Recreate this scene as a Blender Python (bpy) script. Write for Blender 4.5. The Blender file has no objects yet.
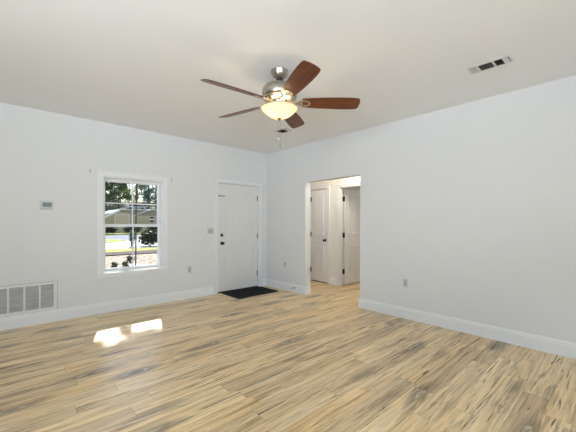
import bpy, bmesh, math, random
from mathutils import Vector, Matrix
random.seed(7)
PI = math.pi
SC = bpy.context.scene
COL = SC.collection

# ---------------------------------------------------------------- camera
f_px, yaw, hz, roll = 313.24, 0.82666, 223.22, -0.003411
cam_d = bpy.data.cameras.new('camera')
cam = bpy.data.objects.new('camera', cam_d); COL.objects.link(cam)
cam_d.sensor_fit = 'HORIZONTAL'; cam_d.sensor_width = 36.0
cam_d.lens = 36.0 * f_px / 576.0
cam_d.shift_y = (hz - 216.0) / 576.0
cam_d.clip_start = 0.05; cam_d.clip_end = 500
F = Vector((math.cos(yaw), math.sin(yaw), 0)); R = Vector((math.sin(yaw), -math.cos(yaw), 0)); U = Vector((0, 0, 1))
c_, s_ = math.cos(roll), math.sin(roll)
Rr = R * c_ - U * s_          # tiny tilt of the hand-levelled tripod
Ur = U * c_ + R * s_
m = Matrix.Identity(4)
for i in range(3):
    m[i][0] = Rr[i]; m[i][1] = Ur[i]; m[i][2] = -F[i]
m.translation = (-4.0954, -5.1075, 1.2994)
cam.matrix_world = m
SC.camera = cam

# ---------------------------------------------------------------- light and exposure
SC.view_settings.view_transform = 'Standard'
SC.view_settings.look = 'None'
SC.view_settings.gamma = 1.0
SC.view_settings.use_curve_mapping = False
SC.view_settings.exposure = 0.0
SUN_DIR = Vector((0.315, 1.0, 0.73)).normalized()      # towards the sun
w = bpy.data.worlds.new('sky'); SC.world = w; w.use_nodes = True
wn = w.node_tree; bg = wn.nodes['Background']
sky = wn.nodes.new('ShaderNodeTexSky'); sky.sky_type = 'NISHITA'; sky.sun_disc = False
sky.sun_elevation = math.radians(37); sky.sun_rotation = math.radians(15)
sky.air_density = 1.0; sky.dust_density = 0.5; sky.ozone_density = 1.0
wn.links.new(sky.outputs[0], bg.inputs[0]); bg.inputs[1].default_value = 0.22

def light(name, typ, loc, energy, color, **kw):
    d = bpy.data.lights.new(name, typ); d.energy = energy; d.color = color
    for k, v in kw.items(): setattr(d, k, v)
    o = bpy.data.objects.new(name, d); COL.objects.link(o); o.location = loc
    return o
def aim(o, d): o.rotation_euler = Vector(d).to_track_quat('-Z', 'Y').to_euler()
sun = light('sun', 'SUN', (3, 20, 15), 8.0, (1.0, 0.95, 0.87), angle=math.radians(0.6)); aim(sun, -SUN_DIR)
# added area lights, standing in for daylight from unseen openings behind and far left
DAY = (0.84, 0.93, 1.0)
a = light('daylight_fill_back', 'AREA', (-3.9, -8.42, 1.25), 48, DAY, shape='RECTANGLE', size=3.6, size_y=2.1); aim(a, (0, 1, 0.35))
a = light('daylight_fill_side', 'AREA', (-6.72, -5.0, 1.45), 12, DAY, shape='RECTANGLE', size=2.4, size_y=1.5); aim(a, (1, .45, 0.5))
# two added fill lights beside the camera, tilted up to even the walls
for sx, sy, dx, dy in ((-6.3, -5.1, .86, .60), (-4.9, -7.7, .50, .88)):
    a = light('bounce_fill', 'AREA', (sx, sy, 1.65), 50, (0.81, 0.91, 1.0), shape='DISK', size=1.0, spread=math.radians(98)); aim(a, (dx, dy, .64))

# ---------------------------------------------------------------- helpers
class NT:
    def __init__(s, name):
        s.m = bpy.data.materials.new(name); s.m.use_nodes = True
        s.t = s.m.node_tree; s.b = s.t.nodes['Principled BSDF']; s.out = s.t.nodes['Material Output']
    def n(s, typ, *ins, **kw):
        nd = s.t.nodes.new(typ)
        for k, v in kw.items(): setattr(nd, k, v)
        for i, v in enumerate(ins): s.put(nd.inputs[i], v)
        return nd
    def put(s, sock, v):
        if v is None: return
        if isinstance(v, bpy.types.NodeSocket): s.t.links.new(v, sock)
        else: sock.default_value = v
    def mth(s, op, a, b=None, c=None, clamp=False):
        nd = s.t.nodes.new('ShaderNodeMath'); nd.operation = op; nd.use_clamp = clamp
        for i, v in enumerate((a, b, c)): s.put(nd.inputs[i], v)
        return nd.outputs[0]
    def mix(s, fac, a, b, mode='MIX'):
        nd = s.t.nodes.new('ShaderNodeMix'); nd.data_type = 'RGBA'; nd.blend_type = mode
        s.put(nd.inputs[0], fac); s.put(nd.inputs[6], a); s.put(nd.inputs[7], b)
        return nd.outputs[2]
    def ramp(s, fac, stops):
        nd = s.t.nodes.new('ShaderNodeValToRGB'); s.put(nd.inputs[0], fac)
        e = nd.color_ramp.elements
        while len(e) < len(stops): e.new(0.5)
        for i, (p, c) in enumerate(stops):
            e[i].position = p; e[i].color = (c if len(c) == 4 else (*c, 1)) if not isinstance(c, (int, float)) else (c, c, c, 1)
        return nd.outputs[0]
    def noise(s, vec, scale, detail=4, rough=0.5, dist=0.0):
        nd = s.t.nodes.new('ShaderNodeTexNoise'); s.put(nd.inputs['Vector'], vec)
        nd.inputs['Scale'].default_value = scale; nd.inputs['Detail'].default_value = detail
        nd.inputs['Roughness'].default_value = rough; nd.inputs['Distortion'].default_value = dist
        return nd.outputs['Fac']
    def xyz(s, x, y, z):
        nd = s.t.nodes.new('ShaderNodeCombineXYZ')
        for i, v in enumerate((x, y, z)): s.put(nd.inputs[i], v)
        return nd.outputs[0]
    def obj(s): return s.t.nodes.new('ShaderNodeTexCoord').outputs['Object']
    def set(s, **kw):
        for k, v in kw.items(): s.put(s.b.inputs[k.replace('_', ' ')], v)
    def bump(s, h, strength, dist=0.01):
        nd = s.t.nodes.new('ShaderNodeBump'); nd.inputs['Strength'].default_value = strength
        nd.inputs['Distance'].default_value = dist; s.put(nd.inputs['Height'], h)
        s.t.links.new(nd.outputs[0], s.b.inputs['Normal'])

def lin(r, g, b):
    f = lambda v: (v / 255 / 12.92) if v / 255 <= .04045 else ((v / 255 + .055) / 1.055) ** 2.4
    return (f(r), f(g), f(b), 1)
def mat(name, col, rough=0.5, metal=0.0, var=0.04, scale=8.0, bump=0.0, bscale=200, **kw):
    t = NT(name); o = t.obj()
    n = t.noise(o, scale, 3)
    lo = tuple(c * (1 - var) for c in col[:3]) + (1,); hi = tuple(min(1, c * (1 + var)) for c in col[:3]) + (1,)
    t.set(Base_Color=t.mix(n, lo, hi), Roughness=rough, Metallic=metal, **kw)
    if bump: t.bump(t.noise(o, bscale, 2), bump, 0.002)
    return t.m

class MB:
    def __init__(s): s.bm = bmesh.new()
    def box(s, x0, x1, y0, y1, z0, z1, M=None):
        vs = [s.bm.verts.new((x, y, z)) for x in (x0, x1) for y in (y0, y1) for z in (z0, z1)]
        if M is not None:
            for v in vs: v.co = M @ v.co
        for q in ((0, 1, 3, 2), (4, 6, 7, 5), (0, 4, 5, 1), (2, 3, 7, 6), (0, 2, 6, 4), (1, 5, 7, 3)):
            s.bm.faces.new([vs[i] for i in q])
        return s
    def lathe(s, prof, n=32, M=None, closed=False):
        rings = []
        for r, z in prof:
            if r < 1e-6: rings.append([s.bm.verts.new((0, 0, z))])
            else: rings.append([s.bm.verts.new((r * math.cos(2 * PI * k / n), r * math.sin(2 * PI * k / n), z)) for k in range(n)])
        if M is not None:
            for rg in rings:
                for v in rg: v.co = M @ v.co
        for a, b in zip(rings, rings[1:]):
            for k in range(n):
                k2 = (k + 1) % n
                if len(a) == 1 and len(b) == 1: continue
                if len(a) == 1: s.bm.faces.new((a[0], b[k2], b[k]))
                elif len(b) == 1: s.bm.faces.new((a[k], a[k2], b[0]))
                else: s.bm.faces.new((a[k], a[k2], b[k2], b[k]))
        return s
    def tube(s, p0, p1, r0, r1=None, n=10):
        r1 = r0 if r1 is None else r1
        p0, p1 = Vector(p0), Vector(p1); d = p1 - p0
        M = Matrix.Translation(p0) @ d.to_track_quat('Z', 'Y').to_matrix().to_4x4()
        return s.lathe([(0, 0), (r0, 0), (r1, d.length), (0, d.length)], n, M)
    def prism(s, pts, z0, z1, M=None):
        a = [s.bm.verts.new((x, y, z0)) for x, y in pts]; b = [s.bm.verts.new((x, y, z1)) for x, y in pts]
        if M is not None:
            for v in a + b: v.co = M @ v.co
        n = len(pts)
        s.bm.faces.new(a[::-1]); s.bm.faces.new(b)
        for i in range(n):
            j = (i + 1) % n; s.bm.faces.new((a[i], a[j], b[j], b[i]))
        return s
    def ring(s, outer, inner, z0, z1, M=None):
        n = len(outer)
        V = lambda P, z: [s.bm.verts.new((x, y, z)) for x, y in P]
        oa, ob, ia, ib = V(outer, z0), V(outer, z1), V(inner, z0), V(inner, z1)
        if M is not None:
            for v in oa + ob + ia + ib: v.co = M @ v.co
        for i in range(n):
            j = (i + 1) % n
            for q in ((oa[i], oa[j], ob[j], ob[i]), (ob[i], ob[j], ib[j], ib[i]), (ib[i], ib[j], ia[j], ia[i]), (ia[i], ia[j], oa[j], oa[i])):
                s.bm.faces.new(q)
        return s
    def sphere(s, c, r, sx=1, sy=1, sz=1, seg=16, rings=10):
        M = Matrix.Translation(c) @ Matrix.Diagonal((sx, sy, sz, 1))
        return s.lathe([(r * math.sin(PI * i / rings), -r * math.cos(PI * i / rings)) for i in range(rings + 1)], seg, M)
    def sweep(s, prof, path_pts):
        """prof (u outwards, v up) swept along a list of (x, y, nx, ny) points."""
        rings = []
        for x, y, nx, ny in path_pts: rings.append([s.bm.verts.new((x + nx * u, y + ny * u, v)) for u, v in prof])
        for a, b in zip(rings, rings[1:]):
            for k in range(len(prof)):
                k2 = (k + 1) % len(prof); s.bm.faces.new((a[k], a[k2], b[k2], b[k]))
        s.bm.faces.new(rings[0]); s.bm.faces.new(rings[-1][::-1])
        return s
    def build(s, name, material, parent=None, smooth=False, bevel=0.0, loc=None, subsurf=0):
        bmesh.ops.recalc_face_normals(s.bm, faces=s.bm.faces)
        me = bpy.data.meshes.new(name); s.bm.to_mesh(me); s.bm.free()
        o = bpy.data.objects.new(name, me); COL.objects.link(o); me.materials.append(material)
        if smooth:
            for p in me.polygons: p.use_smooth = True
            if smooth != 'all':
                try: me.set_sharp_from_angle(angle=math.radians(40))
                except Exception: pass
        if bevel:
            b = o.modifiers.new('bevel', 'BEVEL'); b.width = bevel; b.segments = 2; b.limit_method = 'ANGLE'
        if parent is not None: o.parent = parent
        if loc is not None: o.location = loc
        return o
def tag(o, label=None, cat=None, group=None, kind=None):
    if label: o['label'] = label
    if cat: o['category'] = cat
    if group: o['group'] = group
    if kind: o['kind'] = kind
    return o
def thing(name, label, cat, loc=(0, 0, 0), rot=(0, 0, 0), group=None, kind=None):
    o = bpy.data.objects.new(name, None); COL.objects.link(o); o.empty_display_size = 0.05
    o.location = loc; o.rotation_euler = rot
    return tag(o, label, cat, group, kind)
def struct(mb, name, material, label=None, **kw):
    return tag(mb.build(name, material, **kw), label, None, None, 'structure')
def copy_tree(o, parent=None):
    c = o.copy(); COL.objects.link(c)
    if parent is not None: c.parent = parent; c.matrix_parent_inverse = o.matrix_parent_inverse.copy()
    for ch in list(o.children): copy_tree(ch, c)
    return c

# ---------------------------------------------------------------- materials
M = {}
M['wall'] = mat('white_wall_paint', (0.77, 0.775, 0.78, 1), 0.85, var=0.012, scale=3, bump=0.05, bscale=350)
M['ceiling'] = mat('white_ceiling_paint', (0.92, 0.925, 0.935, 1), 0.9, var=0.01, scale=3, bump=0.05, bscale=300)
M['trim'] = mat('semi_gloss_white_trim', (0.845, 0.85, 0.865, 1), 0.35, var=0.01)
M['door'] = mat('painted_white_door', (0.80, 0.79, 0.775, 1), 0.4, var=0.012)
M['hall_wall'] = mat('cream_hall_paint', (0.80, 0.775, 0.72, 1), 0.85, var=0.012, scale=3)
M['vinyl'] = mat('white_vinyl', (0.85, 0.86, 0.88, 1), 0.3, var=0.01)
M['plate'] = mat('grey_white_plastic', (0.62, 0.62, 0.62, 1), 0.35, var=0.02)
M['socket'] = mat('grey_socket_plastic', (0.42, 0.42, 0.42, 1), 0.4, var=0.02)  # mid grey plastic of sockets, rockers, caulk and hooks
M['slot'] = mat('dark_slot', (0.04, 0.04, 0.04, 1), 0.6)
M['black_metal'] = mat('oil_rubbed_bronze', (0.018, 0.016, 0.015, 1), 0.5, 0.2, var=0.15, scale=40)
M['nickel'] = mat('brushed_nickel', (0.46, 0.43, 0.38, 1), 0.28, 1.0, var=0.08, scale=60)
M['dark_ball'] = mat('black_coupling', (0.012, 0.012, 0.012, 1), 0.3)
M['mat_black'] = mat('black_ribbed_rubber', (0.006, 0.006, 0.007, 1), 0.9, var=0.4, scale=60, bump=0.6, bscale=120)
M['threshold'] = mat('dark_bronze_threshold', (0.02, 0.017, 0.015, 1), 0.45, 0.4)
M['gap'] = mat('weatherstrip_and_gap_shade', (0.03, 0.028, 0.025, 1), 0.8)
M['vent_white'] = mat('white_enamel_metal', (0.78, 0.78, 0.77, 1), 0.4, var=0.01)
M['vent_dark'] = mat('duct_and_slat_shade', (0.03, 0.03, 0.03, 1), 0.8)  # dark duct, also put on slats as the shade between them
M['louvre'] = mat('shadow_grey_enamel_louvre', (0.16, 0.16, 0.16, 1), 0.5)  # shade between slats put into the louvre colour

def plank_floor():
    t = NT('light_oak_vinyl_plank'); sp = t.n('ShaderNodeSeparateXYZ', t.obj()); x, y = sp.outputs[0], sp.outputs[1]
    Wd, L = 0.152, 1.22
    yr = t.mth('DIVIDE', y, Wd); row = t.mth('FLOOR', yr)
    wr = t.n('ShaderNodeTexWhiteNoise', noise_dimensions='1D'); t.put(wr.inputs['W'], row)
    xo = t.mth('ADD', t.mth('DIVIDE', x, L), t.mth('MULTIPLY', wr.outputs['Value'], 7.3)); colm = t.mth('FLOOR', xo)
    wid = t.n('ShaderNodeTexWhiteNoise', noise_dimensions='2D'); t.put(wid.inputs['Vector'], t.xyz(row, colm, 0.0))
    idv = wid.outputs['Value']; idc = t.n('ShaderNodeSeparateColor', wid.outputs['Color'])
    off = t.mth('MULTIPLY', idv, 53.0); off2 = t.mth('MULTIPLY', idc.outputs[1], 71.0)
    gv = lambda sx, sy: t.xyz(t.mth('ADD', t.mth('MULTIPLY', x, sx), off), t.mth('ADD', t.mth('MULTIPLY', y, sy), off2), off)
    g1 = t.noise(gv(0.8, 13.0), 1.0, 6, 0.62, 0.8)         # broad bands
    g2 = t.noise(gv(3.2, 48.0), 1.0, 5, 0.65, 0.3)         # fine grain
    g3 = t.noise(gv(0.9, 19.0), 1.0, 5, 0.62, 1.4)         # dark streaks
    g4 = t.noise(gv(1.3, 34.0), 1.0, 3, 0.55, 1.4)         # cracks
    base = t.ramp(g1, [(0.27, lin(182, 152, 108)), (0.42, lin(228, 202, 154)), (0.56, lin(242, 218, 175)), (0.75, lin(250, 235, 206))])
    fine = t.ramp(g2, [(0.32, 0.66), (0.5, 1.10), (0.72, 1.30)])
    c = t.mix(0.85, base, fine, 'MULTIPLY')
    tone = t.ramp(idc.outputs[0], [(0.0, lin(214, 206, 198)), (0.35, lin(240, 235, 228)), (0.7, lin(252, 249, 243)), (1.0, lin(240, 228, 210))])
    c = t.mix(0.95, c, tone, 'MULTIPLY')
    st = t.ramp(g3, [(0.56, 0.0), (0.68, 0.66)])
    c = t.mix(st, c, lin(134, 98, 62))
    # weathered knots: pale split wood around a dark crack
    vo = t.n('ShaderNodeTexVoronoi', t.xyz(t.mth('MULTIPLY', x, 1.25), t.mth('MULTIPLY', y, 5.0), 0.0)); vo.inputs['Scale'].default_value = 1.0
    kn = t.mth('ADD', vo.outputs['Distance'], t.mth('MULTIPLY', t.mth('SUBTRACT', g2, 0.5), 0.35))
    has = t.mth('GREATER_THAN', t.n('ShaderNodeSeparateColor', vo.outputs['Color']).outputs[0], 0.52)
    c = t.mix(t.mth('MULTIPLY', t.ramp(kn, [(0.14, 0.8), (0.38, 0.0)]), has), c, lin(120, 98, 72))
    c = t.mix(t.mth('MULTIPLY', t.ramp(kn, [(0.07, 0.0), (0.10, 0.7), (0.14, 0.0)]), has), c, lin(236, 222, 196))
    c = t.mix(t.mth('MULTIPLY', t.ramp(kn, [(0.045, 0.9), (0.085, 0.0)]), has), c, lin(78, 50, 28))
    ck = t.ramp(g4, [(0.62, 0.0), (0.665, 0.88)])
    c = t.mix(ck, c, lin(90, 56, 28))
    fy = t.mth('FRACT', yr); fx = t.mth('FRACT', xo)
    e1 = t.mth('LESS_THAN', t.mth('MINIMUM', fy, t.mth('SUBTRACT', 1.0, fy)), 0.011)
    e2 = t.mth('LESS_THAN', t.mth('MINIMUM', fx, t.mth('SUBTRACT', 1.0, fx)), 0.0016)
    ed = t.mth('MAXIMUM', e1, e2)
    c = t.mix(t.mth('MULTIPLY', ed, 0.40), c, lin(60, 44, 30))
    t.set(Base_Color=c, Roughness=t.mth('ADD', t.mth('MULTIPLY', g2, 0.10), 0.24))
    t.set(Specular_IOR_Level=t.mth('MULTIPLY', t.mth('SUBTRACT', 1.0, t.mth('MULTIPLY', t.mth('MAXIMUM', ck, st), 0.8)), 0.72))
    t.bump(t.mth('SUBTRACT', g2, t.mth('MULTIPLY', ed, 1.0)), 0.12, 0.003)
    return t.m
M['floor'] = plank_floor()

def wood_blade():
    t = NT('mahogany_blade_veneer'); sp = t.n('ShaderNodeSeparateXYZ', t.obj())
    g = t.noise(t.xyz(t.mth('MULTIPLY', sp.outputs[0], 4.0), t.mth('MULTIPLY', sp.outputs[1], 70.0), 0.0), 1.0, 5, 0.6, 0.5)
    c = t.ramp(g, [(0.25, lin(58, 26, 14)), (0.5, lin(104, 52, 26)), (0.75, lin(140, 78, 42))])
    t.set(Base_Color=c, Roughness=0.32); t.bump(g, 0.05, 0.002)
    return t.m
M['blade'] = wood_blade()

def bowl_glass():
    t = NT('warm_alabaster_glass'); n = t.noise(t.obj(), 22, 4, 0.6, 1.5)
    c = t.ramp(n, [(0.3, lin(238, 218, 184)), (0.7, lin(252, 241, 218))])
    em = t.n('ShaderNodeEmission', c, 0.16)
    tr = t.n('ShaderNodeBsdfTranslucent', c); df = t.n('ShaderNodeBsdfDiffuse', c)
    gl = t.n('ShaderNodeBsdfGlossy', (1, 1, 1, 1), 0.15)
    m1 = t.n('ShaderNodeMixShader', 0.45, tr.outputs[0], df.outputs[0])
    m2 = t.n('ShaderNodeMixShader', 0.06, m1.outputs[0], gl.outputs[0])
    ad = t.n('ShaderNodeAddShader', m2.outputs[0], em.outputs[0])
    t.t.links.new(ad.outputs[0], t.out.inputs['Surface'])
    return t.m
M['bowl'] = bowl_glass()

def clear_glass():
    t = NT('clear_window_glass')
    tr = t.n('ShaderNodeBsdfTransparent', (0.97, 0.98, 0.98, 1)); gl = t.n('ShaderNodeBsdfGlossy', (1, 1, 1, 1), 0.02)
    fr = t.n('ShaderNodeFresnel', 1.3)
    # a trace of waviness in the pane
    t.bump(t.noise(t.obj(), 3, 2), 0.02)
    mx = t.n('ShaderNodeMixShader', fr.outputs[0], tr.outputs[0], gl.outputs[0])
    t.t.links.new(mx.outputs[0], t.out.inputs['Surface'])
    return t.m
M['glass'] = clear_glass()

def filter_mat():
    t = NT('grey_pleated_filter'); sp = t.n('ShaderNodeSeparateXYZ', t.obj())
    s = t.mth('SINE', t.mth('MULTIPLY', sp.outputs[2], 2 * PI / 0.0125))
    n = t.noise(t.xyz(t.mth('MULTIPLY', sp.outputs[0], 6.0), 0.0, t.mth('MULTIPLY', sp.outputs[2], 40.0)), 1.0, 3)
    f = t.mth('ADD', t.mth('MULTIPLY', s, 0.15), n)
    t.set(Base_Color=t.ramp(f, [(0.25, lin(140, 140, 140)), (0.75, lin(186, 186, 186))]), Roughness=0.8)
    return t.m
M['filter'] = filter_mat()

def ground_mat(name, a, b, scale, rough=0.9, thr=(0.35, 0.65), sx=1.0, sy=1.0):
    t = NT(name); sp = t.n('ShaderNodeSeparateXYZ', t.obj())
    n = t.noise(t.xyz(t.mth('MULTIPLY', sp.outputs[0], sx), t.mth('MULTIPLY', sp.outputs[1], sy), sp.outputs[2]), scale, 6, 0.65)
    t.set(Base_Color=t.ramp(n, [(thr[0], a), (thr[1], b)]), Roughness=rough)
    return t.m
M['straw'] = ground_mat('pine_straw', lin(98, 78, 62), lin(204, 188, 168), 7.0, thr=(.36, .60))
M['litter'] = ground_mat('dark_leaf_litter', lin(70, 72, 48), lin(128, 120, 84), 1.2)  # dark ground cover of the hill
M['grass'] = ground_mat('dry_yellow_green_grass', lin(122, 130, 44), lin(206, 194, 92), 2.0)
M['road'] = ground_mat('blue_grey_asphalt', lin(110, 120, 138), lin(140, 148, 165), 1.5)
M['concrete'] = ground_mat('pale_concrete', lin(196, 194, 194), lin(220, 219, 218), 2.0)
M['mulch'] = ground_mat('dark_bark_mulch', lin(34, 22, 18), lin(66, 44, 34), 6.0)
M['siding'] = ground_mat('tan_siding', lin(206, 182, 148), lin(222, 198, 166), 1.0, 0.8)
M['garage'] = mat('beige_garage_door', lin(236, 208, 172), 0.6)
M['shingle'] = ground_mat('tan_roof_shingle', lin(160, 142, 122), lin(190, 172, 150), 5.0)
M['rake'] = mat('white_fascia_board', lin(246, 244, 238), 0.5)
M['bark'] = ground_mat('grey_brown_bark', lin(58, 48, 40), lin(110, 96, 82), 5.0, 0.95)
M['soffit'] = mat('cream_soffit', lin(246, 236, 204), 0.6)
def leaf(name, a, b, c):
    t = NT(name); n = t.noise(t.obj(), 1.3, 3, 0.6); n2 = t.noise(t.obj(), 14, 2, 0.6)
    col = t.mix(n2, t.ramp(n, [(0.35, a), (0.65, b)]), c)
    t.set(Base_Color=col, Roughness=0.55)
    tr = t.n('ShaderNodeBsdfTranslucent', col); mx = t.n('ShaderNodeMixShader', 0.5, t.b.outputs[0], tr.outputs[0])
    t.t.links.new(mx.outputs[0], t.out.inputs['Surface'])
    return t.m
M['leaf_dark'] = leaf('dark_green_leaves', lin(70, 88, 60), lin(128, 148, 92), lin(96, 116, 84))
M['leaf_lime'] = leaf('lime_green_leaves', lin(116, 132, 76), lin(196, 204, 134), lin(146, 160, 104))
M['leaf_hedge'] = leaf('hedge_leaves', lin(40, 52, 34), lin(76, 92, 52), lin(50, 62, 44))
M['leaf_blue'] = leaf('blue_green_needles', lin(86, 112, 104), lin(144, 170, 150), lin(110, 134, 126))

# ---------------------------------------------------------------- room shell
CH = 2.74
XL, YB = -6.8, -8.5           # far left and back walls, behind the camera
XE, YE = 4.2, -5.0            # far side of the bedroom past the hall
b = MB(); b.box(XL - .14, XE + .14, YB - .14, 0.14, -0.12, 0.0)
struct(b, 'floor', M['floor'], 'light oak plank floor running through the room and hall')
b = MB(); b.box(XL - .14, XE + .14, YB - .14, 0.14, CH, CH + 0.12)
struct(b, 'ceiling', M['ceiling'], 'flat white ceiling')
WX0, WX1, WZ0, WZ1 = -3.005, -2.155, 0.575, 1.972     # window opening
DX0, DX1, DZ = -1.165, -0.185, 2.062                   # front door opening
b = MB(); y0, y1 = 0.0, 0.14
b.box(XL - .14, WX0, y0, y1, 0, CH); b.box(WX0, WX1, y0, y1, 0, WZ0); b.box(WX0, WX1, y0, y1, WZ1, CH)
b.box(WX1, DX0, y0, y1, 0, CH); b.box(DX0, DX1, y0, y1, DZ, CH); b.box(DX1, XE + .14, y0, y1, 0, CH)
struct(b, 'wall_left', M['wall'], 'white wall with the window and front door')
OY0, OY1, OZ = -2.303, -1.125, 2.052                   # opening to the hall
b = MB(); x0, x1 = 0.0, 0.125
b.box(x0, x1, OY1, 0, 0, CH); b.box(x0, x1, OY0, OY1, OZ, CH); b.box(x0, x1, YB - .14, OY0, 0, CH)
struct(b, 'wall_right', M['wall'], 'long white wall with the cased opening to the hall')
# behind the camera: glass door opening and a side window opening
b = MB(); y0, y1 = YB - .14, YB
b.box(XL - .14, -5.75, y0, y1, 0, CH); b.box(-5.75, -2.05, y0, y1, 2.32, CH); b.box(-5.75, -2.05, y0, y1, 0, .18); b.box(-2.05, 0, y0, y1, 0, CH)
struct(b, 'wall_back', M['wall'], 'white wall behind the viewer with glass doors')
b = MB(); x0, x1 = XL - .14, XL
b.box(x0, x1, YB, -6.25, 0, CH); b.box(x0, x1, -6.25, -3.75, 0, .68); b.box(x0, x1, -6.25, -3.75, 2.22, CH); b.box(x0, x1, -3.75, 0, 0, CH)
struct(b, 'wall_side', M['wall'], 'white wall out of view on the far left')
# hall wall with the two doors
HX = 1.10
C0, C1 = -0.728, -0.222        # closet door
B0, B1 = -1.80, -1.038         # bedroom doorway
b = MB(); x0, x1 = HX, HX + .115
b.box(x0, x1, C1, 0, 0, CH); b.box(x0, x1, C0, C1, 2.05, CH); b.box(x0, x1, B1, C0, 0, CH); b.box(x0, x1, B0, B1, 2.045, CH); b.box(x0, x1, YE, B0, 0, CH)
struct(b, 'wall_hall', M['hall_wall'], 'cream white hall wall with two doors')
b = MB(); b.box(0.125, HX, YE, YE + .115, 0, CH)
struct(b, 'wall_hall_end', M['hall_wall'], 'far end wall of the hall')
b = MB(); b.box(XE, XE + .115, YE, 0, 0, CH); b.box(HX + .115, XE, YE, YE + .115, 0, CH); b.box(HX + .115, XE, -0.86, -0.80, 0, CH)
struct(b, 'wall_bedroom', M['hall_wall'], 'pale walls of the bedroom past the open door')
b = MB(); b.box(HX + .8, HX + .86, -0.80, 0, 0, CH)
struct(b, 'wall_closet', M['hall_wall'], 'back wall of the closet')

# baseboards: flat board with a stepped cap
BH = 0.150
prof = [(0, 0), (.016, 0), (.016, BH - .038), (.012, BH - .032), (.012, BH - .018), (.007, BH - .008), (.004, BH), (0, BH)]
e = 0.0005
b = MB()
b.sweep(prof, [(XL, -e, 0, -1), (DX0 - .062, -e, 0, -1)])
b.sweep(prof, [(DX1 + .062, -e, 0, -1), (-.0005, -e, 0, -1)])
struct(b, 'baseboard_left', M['trim'], 'white baseboard along the window wall')
b = MB()
b.sweep(prof, [(-e, -.017, -1, 0), (-e, OY1 - e, -1, 0), (-e, OY1 - e, -1, -1), (.125 + e, OY1 - e, 1, -1), (.125 + e, -.02, 1, 0)][0:2])
b.sweep(prof, [(-e, OY1 - e, 0, -1), (.125 + e, OY1 - e, 0, -1)])
b.box(-.0165, -e, OY1 - .0165, OY1, 0, BH - .03)
struct(b, 'baseboard_corner', M['trim'], 'short white baseboard between room corner and opening')
b = MB()
b.sweep(prof, [(-e, OY0 + e, -1, 0), (-e, YB, -1, 0)])
b.sweep(prof, [(-e, OY0 + e, 0, 1), (.125 + e, OY0 + e, 0, 1)])
b.box(-.0165, -e, OY0, OY0 + .0165, 0, BH - .03)
struct(b, 'baseboard_right', M['trim'], 'white baseboard along the long right wall')
b = MB()
b.sweep(prof, [(HX - e, C0 - .062, -1, 0), (HX - e, B1 + .062, -1, 0)])
b.sweep(prof, [(HX - e, C1 + .062, -1, 0), (HX - e, -.001, -1, 0)])
b.sweep(prof, [(HX - e, B0 - .062, -1, 0), (HX - e, YE + .12, -1, 0)])
struct(b, 'baseboard_hall', M['trim'], 'white baseboard along the hall wall')

# door casings and jambs
def casing_y(name, x0, x1, zt, wd, yf, label, material):   # casing on a wall that faces -y
    b = MB(); t = .016
    b.box(x0 - wd, x0, yf - t, yf - e, 0, zt + wd); b.box(x1, x1 + wd, yf - t, yf - e, 0, zt + wd); b.box(x0, x1, yf - t, yf - e, zt, zt + wd)
    b.box(x0 - wd, x0 - wd + .014, yf - t - .005, yf - t, 0, zt + wd); b.box(x1 + wd - .014, x1 + wd, yf - t - .005, yf - t, 0, zt + wd)
    b.box(x0 - wd + .014, x1 + wd - .014, yf - t - .005, yf - t, zt + wd - .014, zt + wd)
    return struct(b, name, material, label, bevel=.002)
def casing_x(name, y0, y1, zt, wd, xf, label, material):   # on a wall that faces -x
    b = MB(); t = .016
    b.box(xf - t, xf - e, y0 - wd, y0, 0, zt + wd); b.box(xf - t, xf - e, y1, y1 + wd, 0, zt + wd); b.box(xf - t, xf - e, y0, y1, zt, zt + wd)
    b.box(xf - t - .005, xf - t, y0 - wd, y0 - wd + .014, 0, zt + wd); b.box(xf - t - .005, xf - t, y1 + wd - .014, y1 + wd, 0, zt + wd)
    b.box(xf - t - .005, xf - t, y0 - wd + .014, y1 + wd - .014, zt + wd - .014, zt + wd)
    return struct(b, name, material, label, bevel=.002)
casing_y('trim_1', DX0 + .012, DX1 - .012, DZ - .012, .058, 0, 'white casing around the front door', M['trim'])
casing_x('trim_2', C0, C1, 2.05, .058, HX, 'white casing around the narrow hall door', M['door'])
casing_x('trim_3', B0, B1, 2.045, .058, HX, 'white casing around the bedroom doorway', M['door'])

# ---------------------------------------------------------------- doors
def outline(x0, x1, z0, z1, arch=0.0, n=12):
    pts = [(x0, z0), (x1, z0), (x1, z1)]
    if arch:
        for k in range(1, n): 
            u = k / n; pts.append((x1 + (x0 - x1) * u, z1 + arch * math.sin(PI * u) ** 0.8))
    pts.append((x0, z1))
    return pts
def inset(pts, d):
    n = len(pts); out = []
    for i in range(n):
        p, q, r = Vector(pts[i - 1]), Vector(pts[i]), Vector(pts[(i + 1) % n])
        e1, e2 = (q - p).normalized(), (r - q).normalized()
        n1, n2 = Vector((-e1.y, e1.x)), Vector((-e2.y, e2.x))
        bis = (n1 + n2).normalized(); k = d / max(.35, bis.dot(n1)); out.append(tuple(q + bis * k))
    return out
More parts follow.
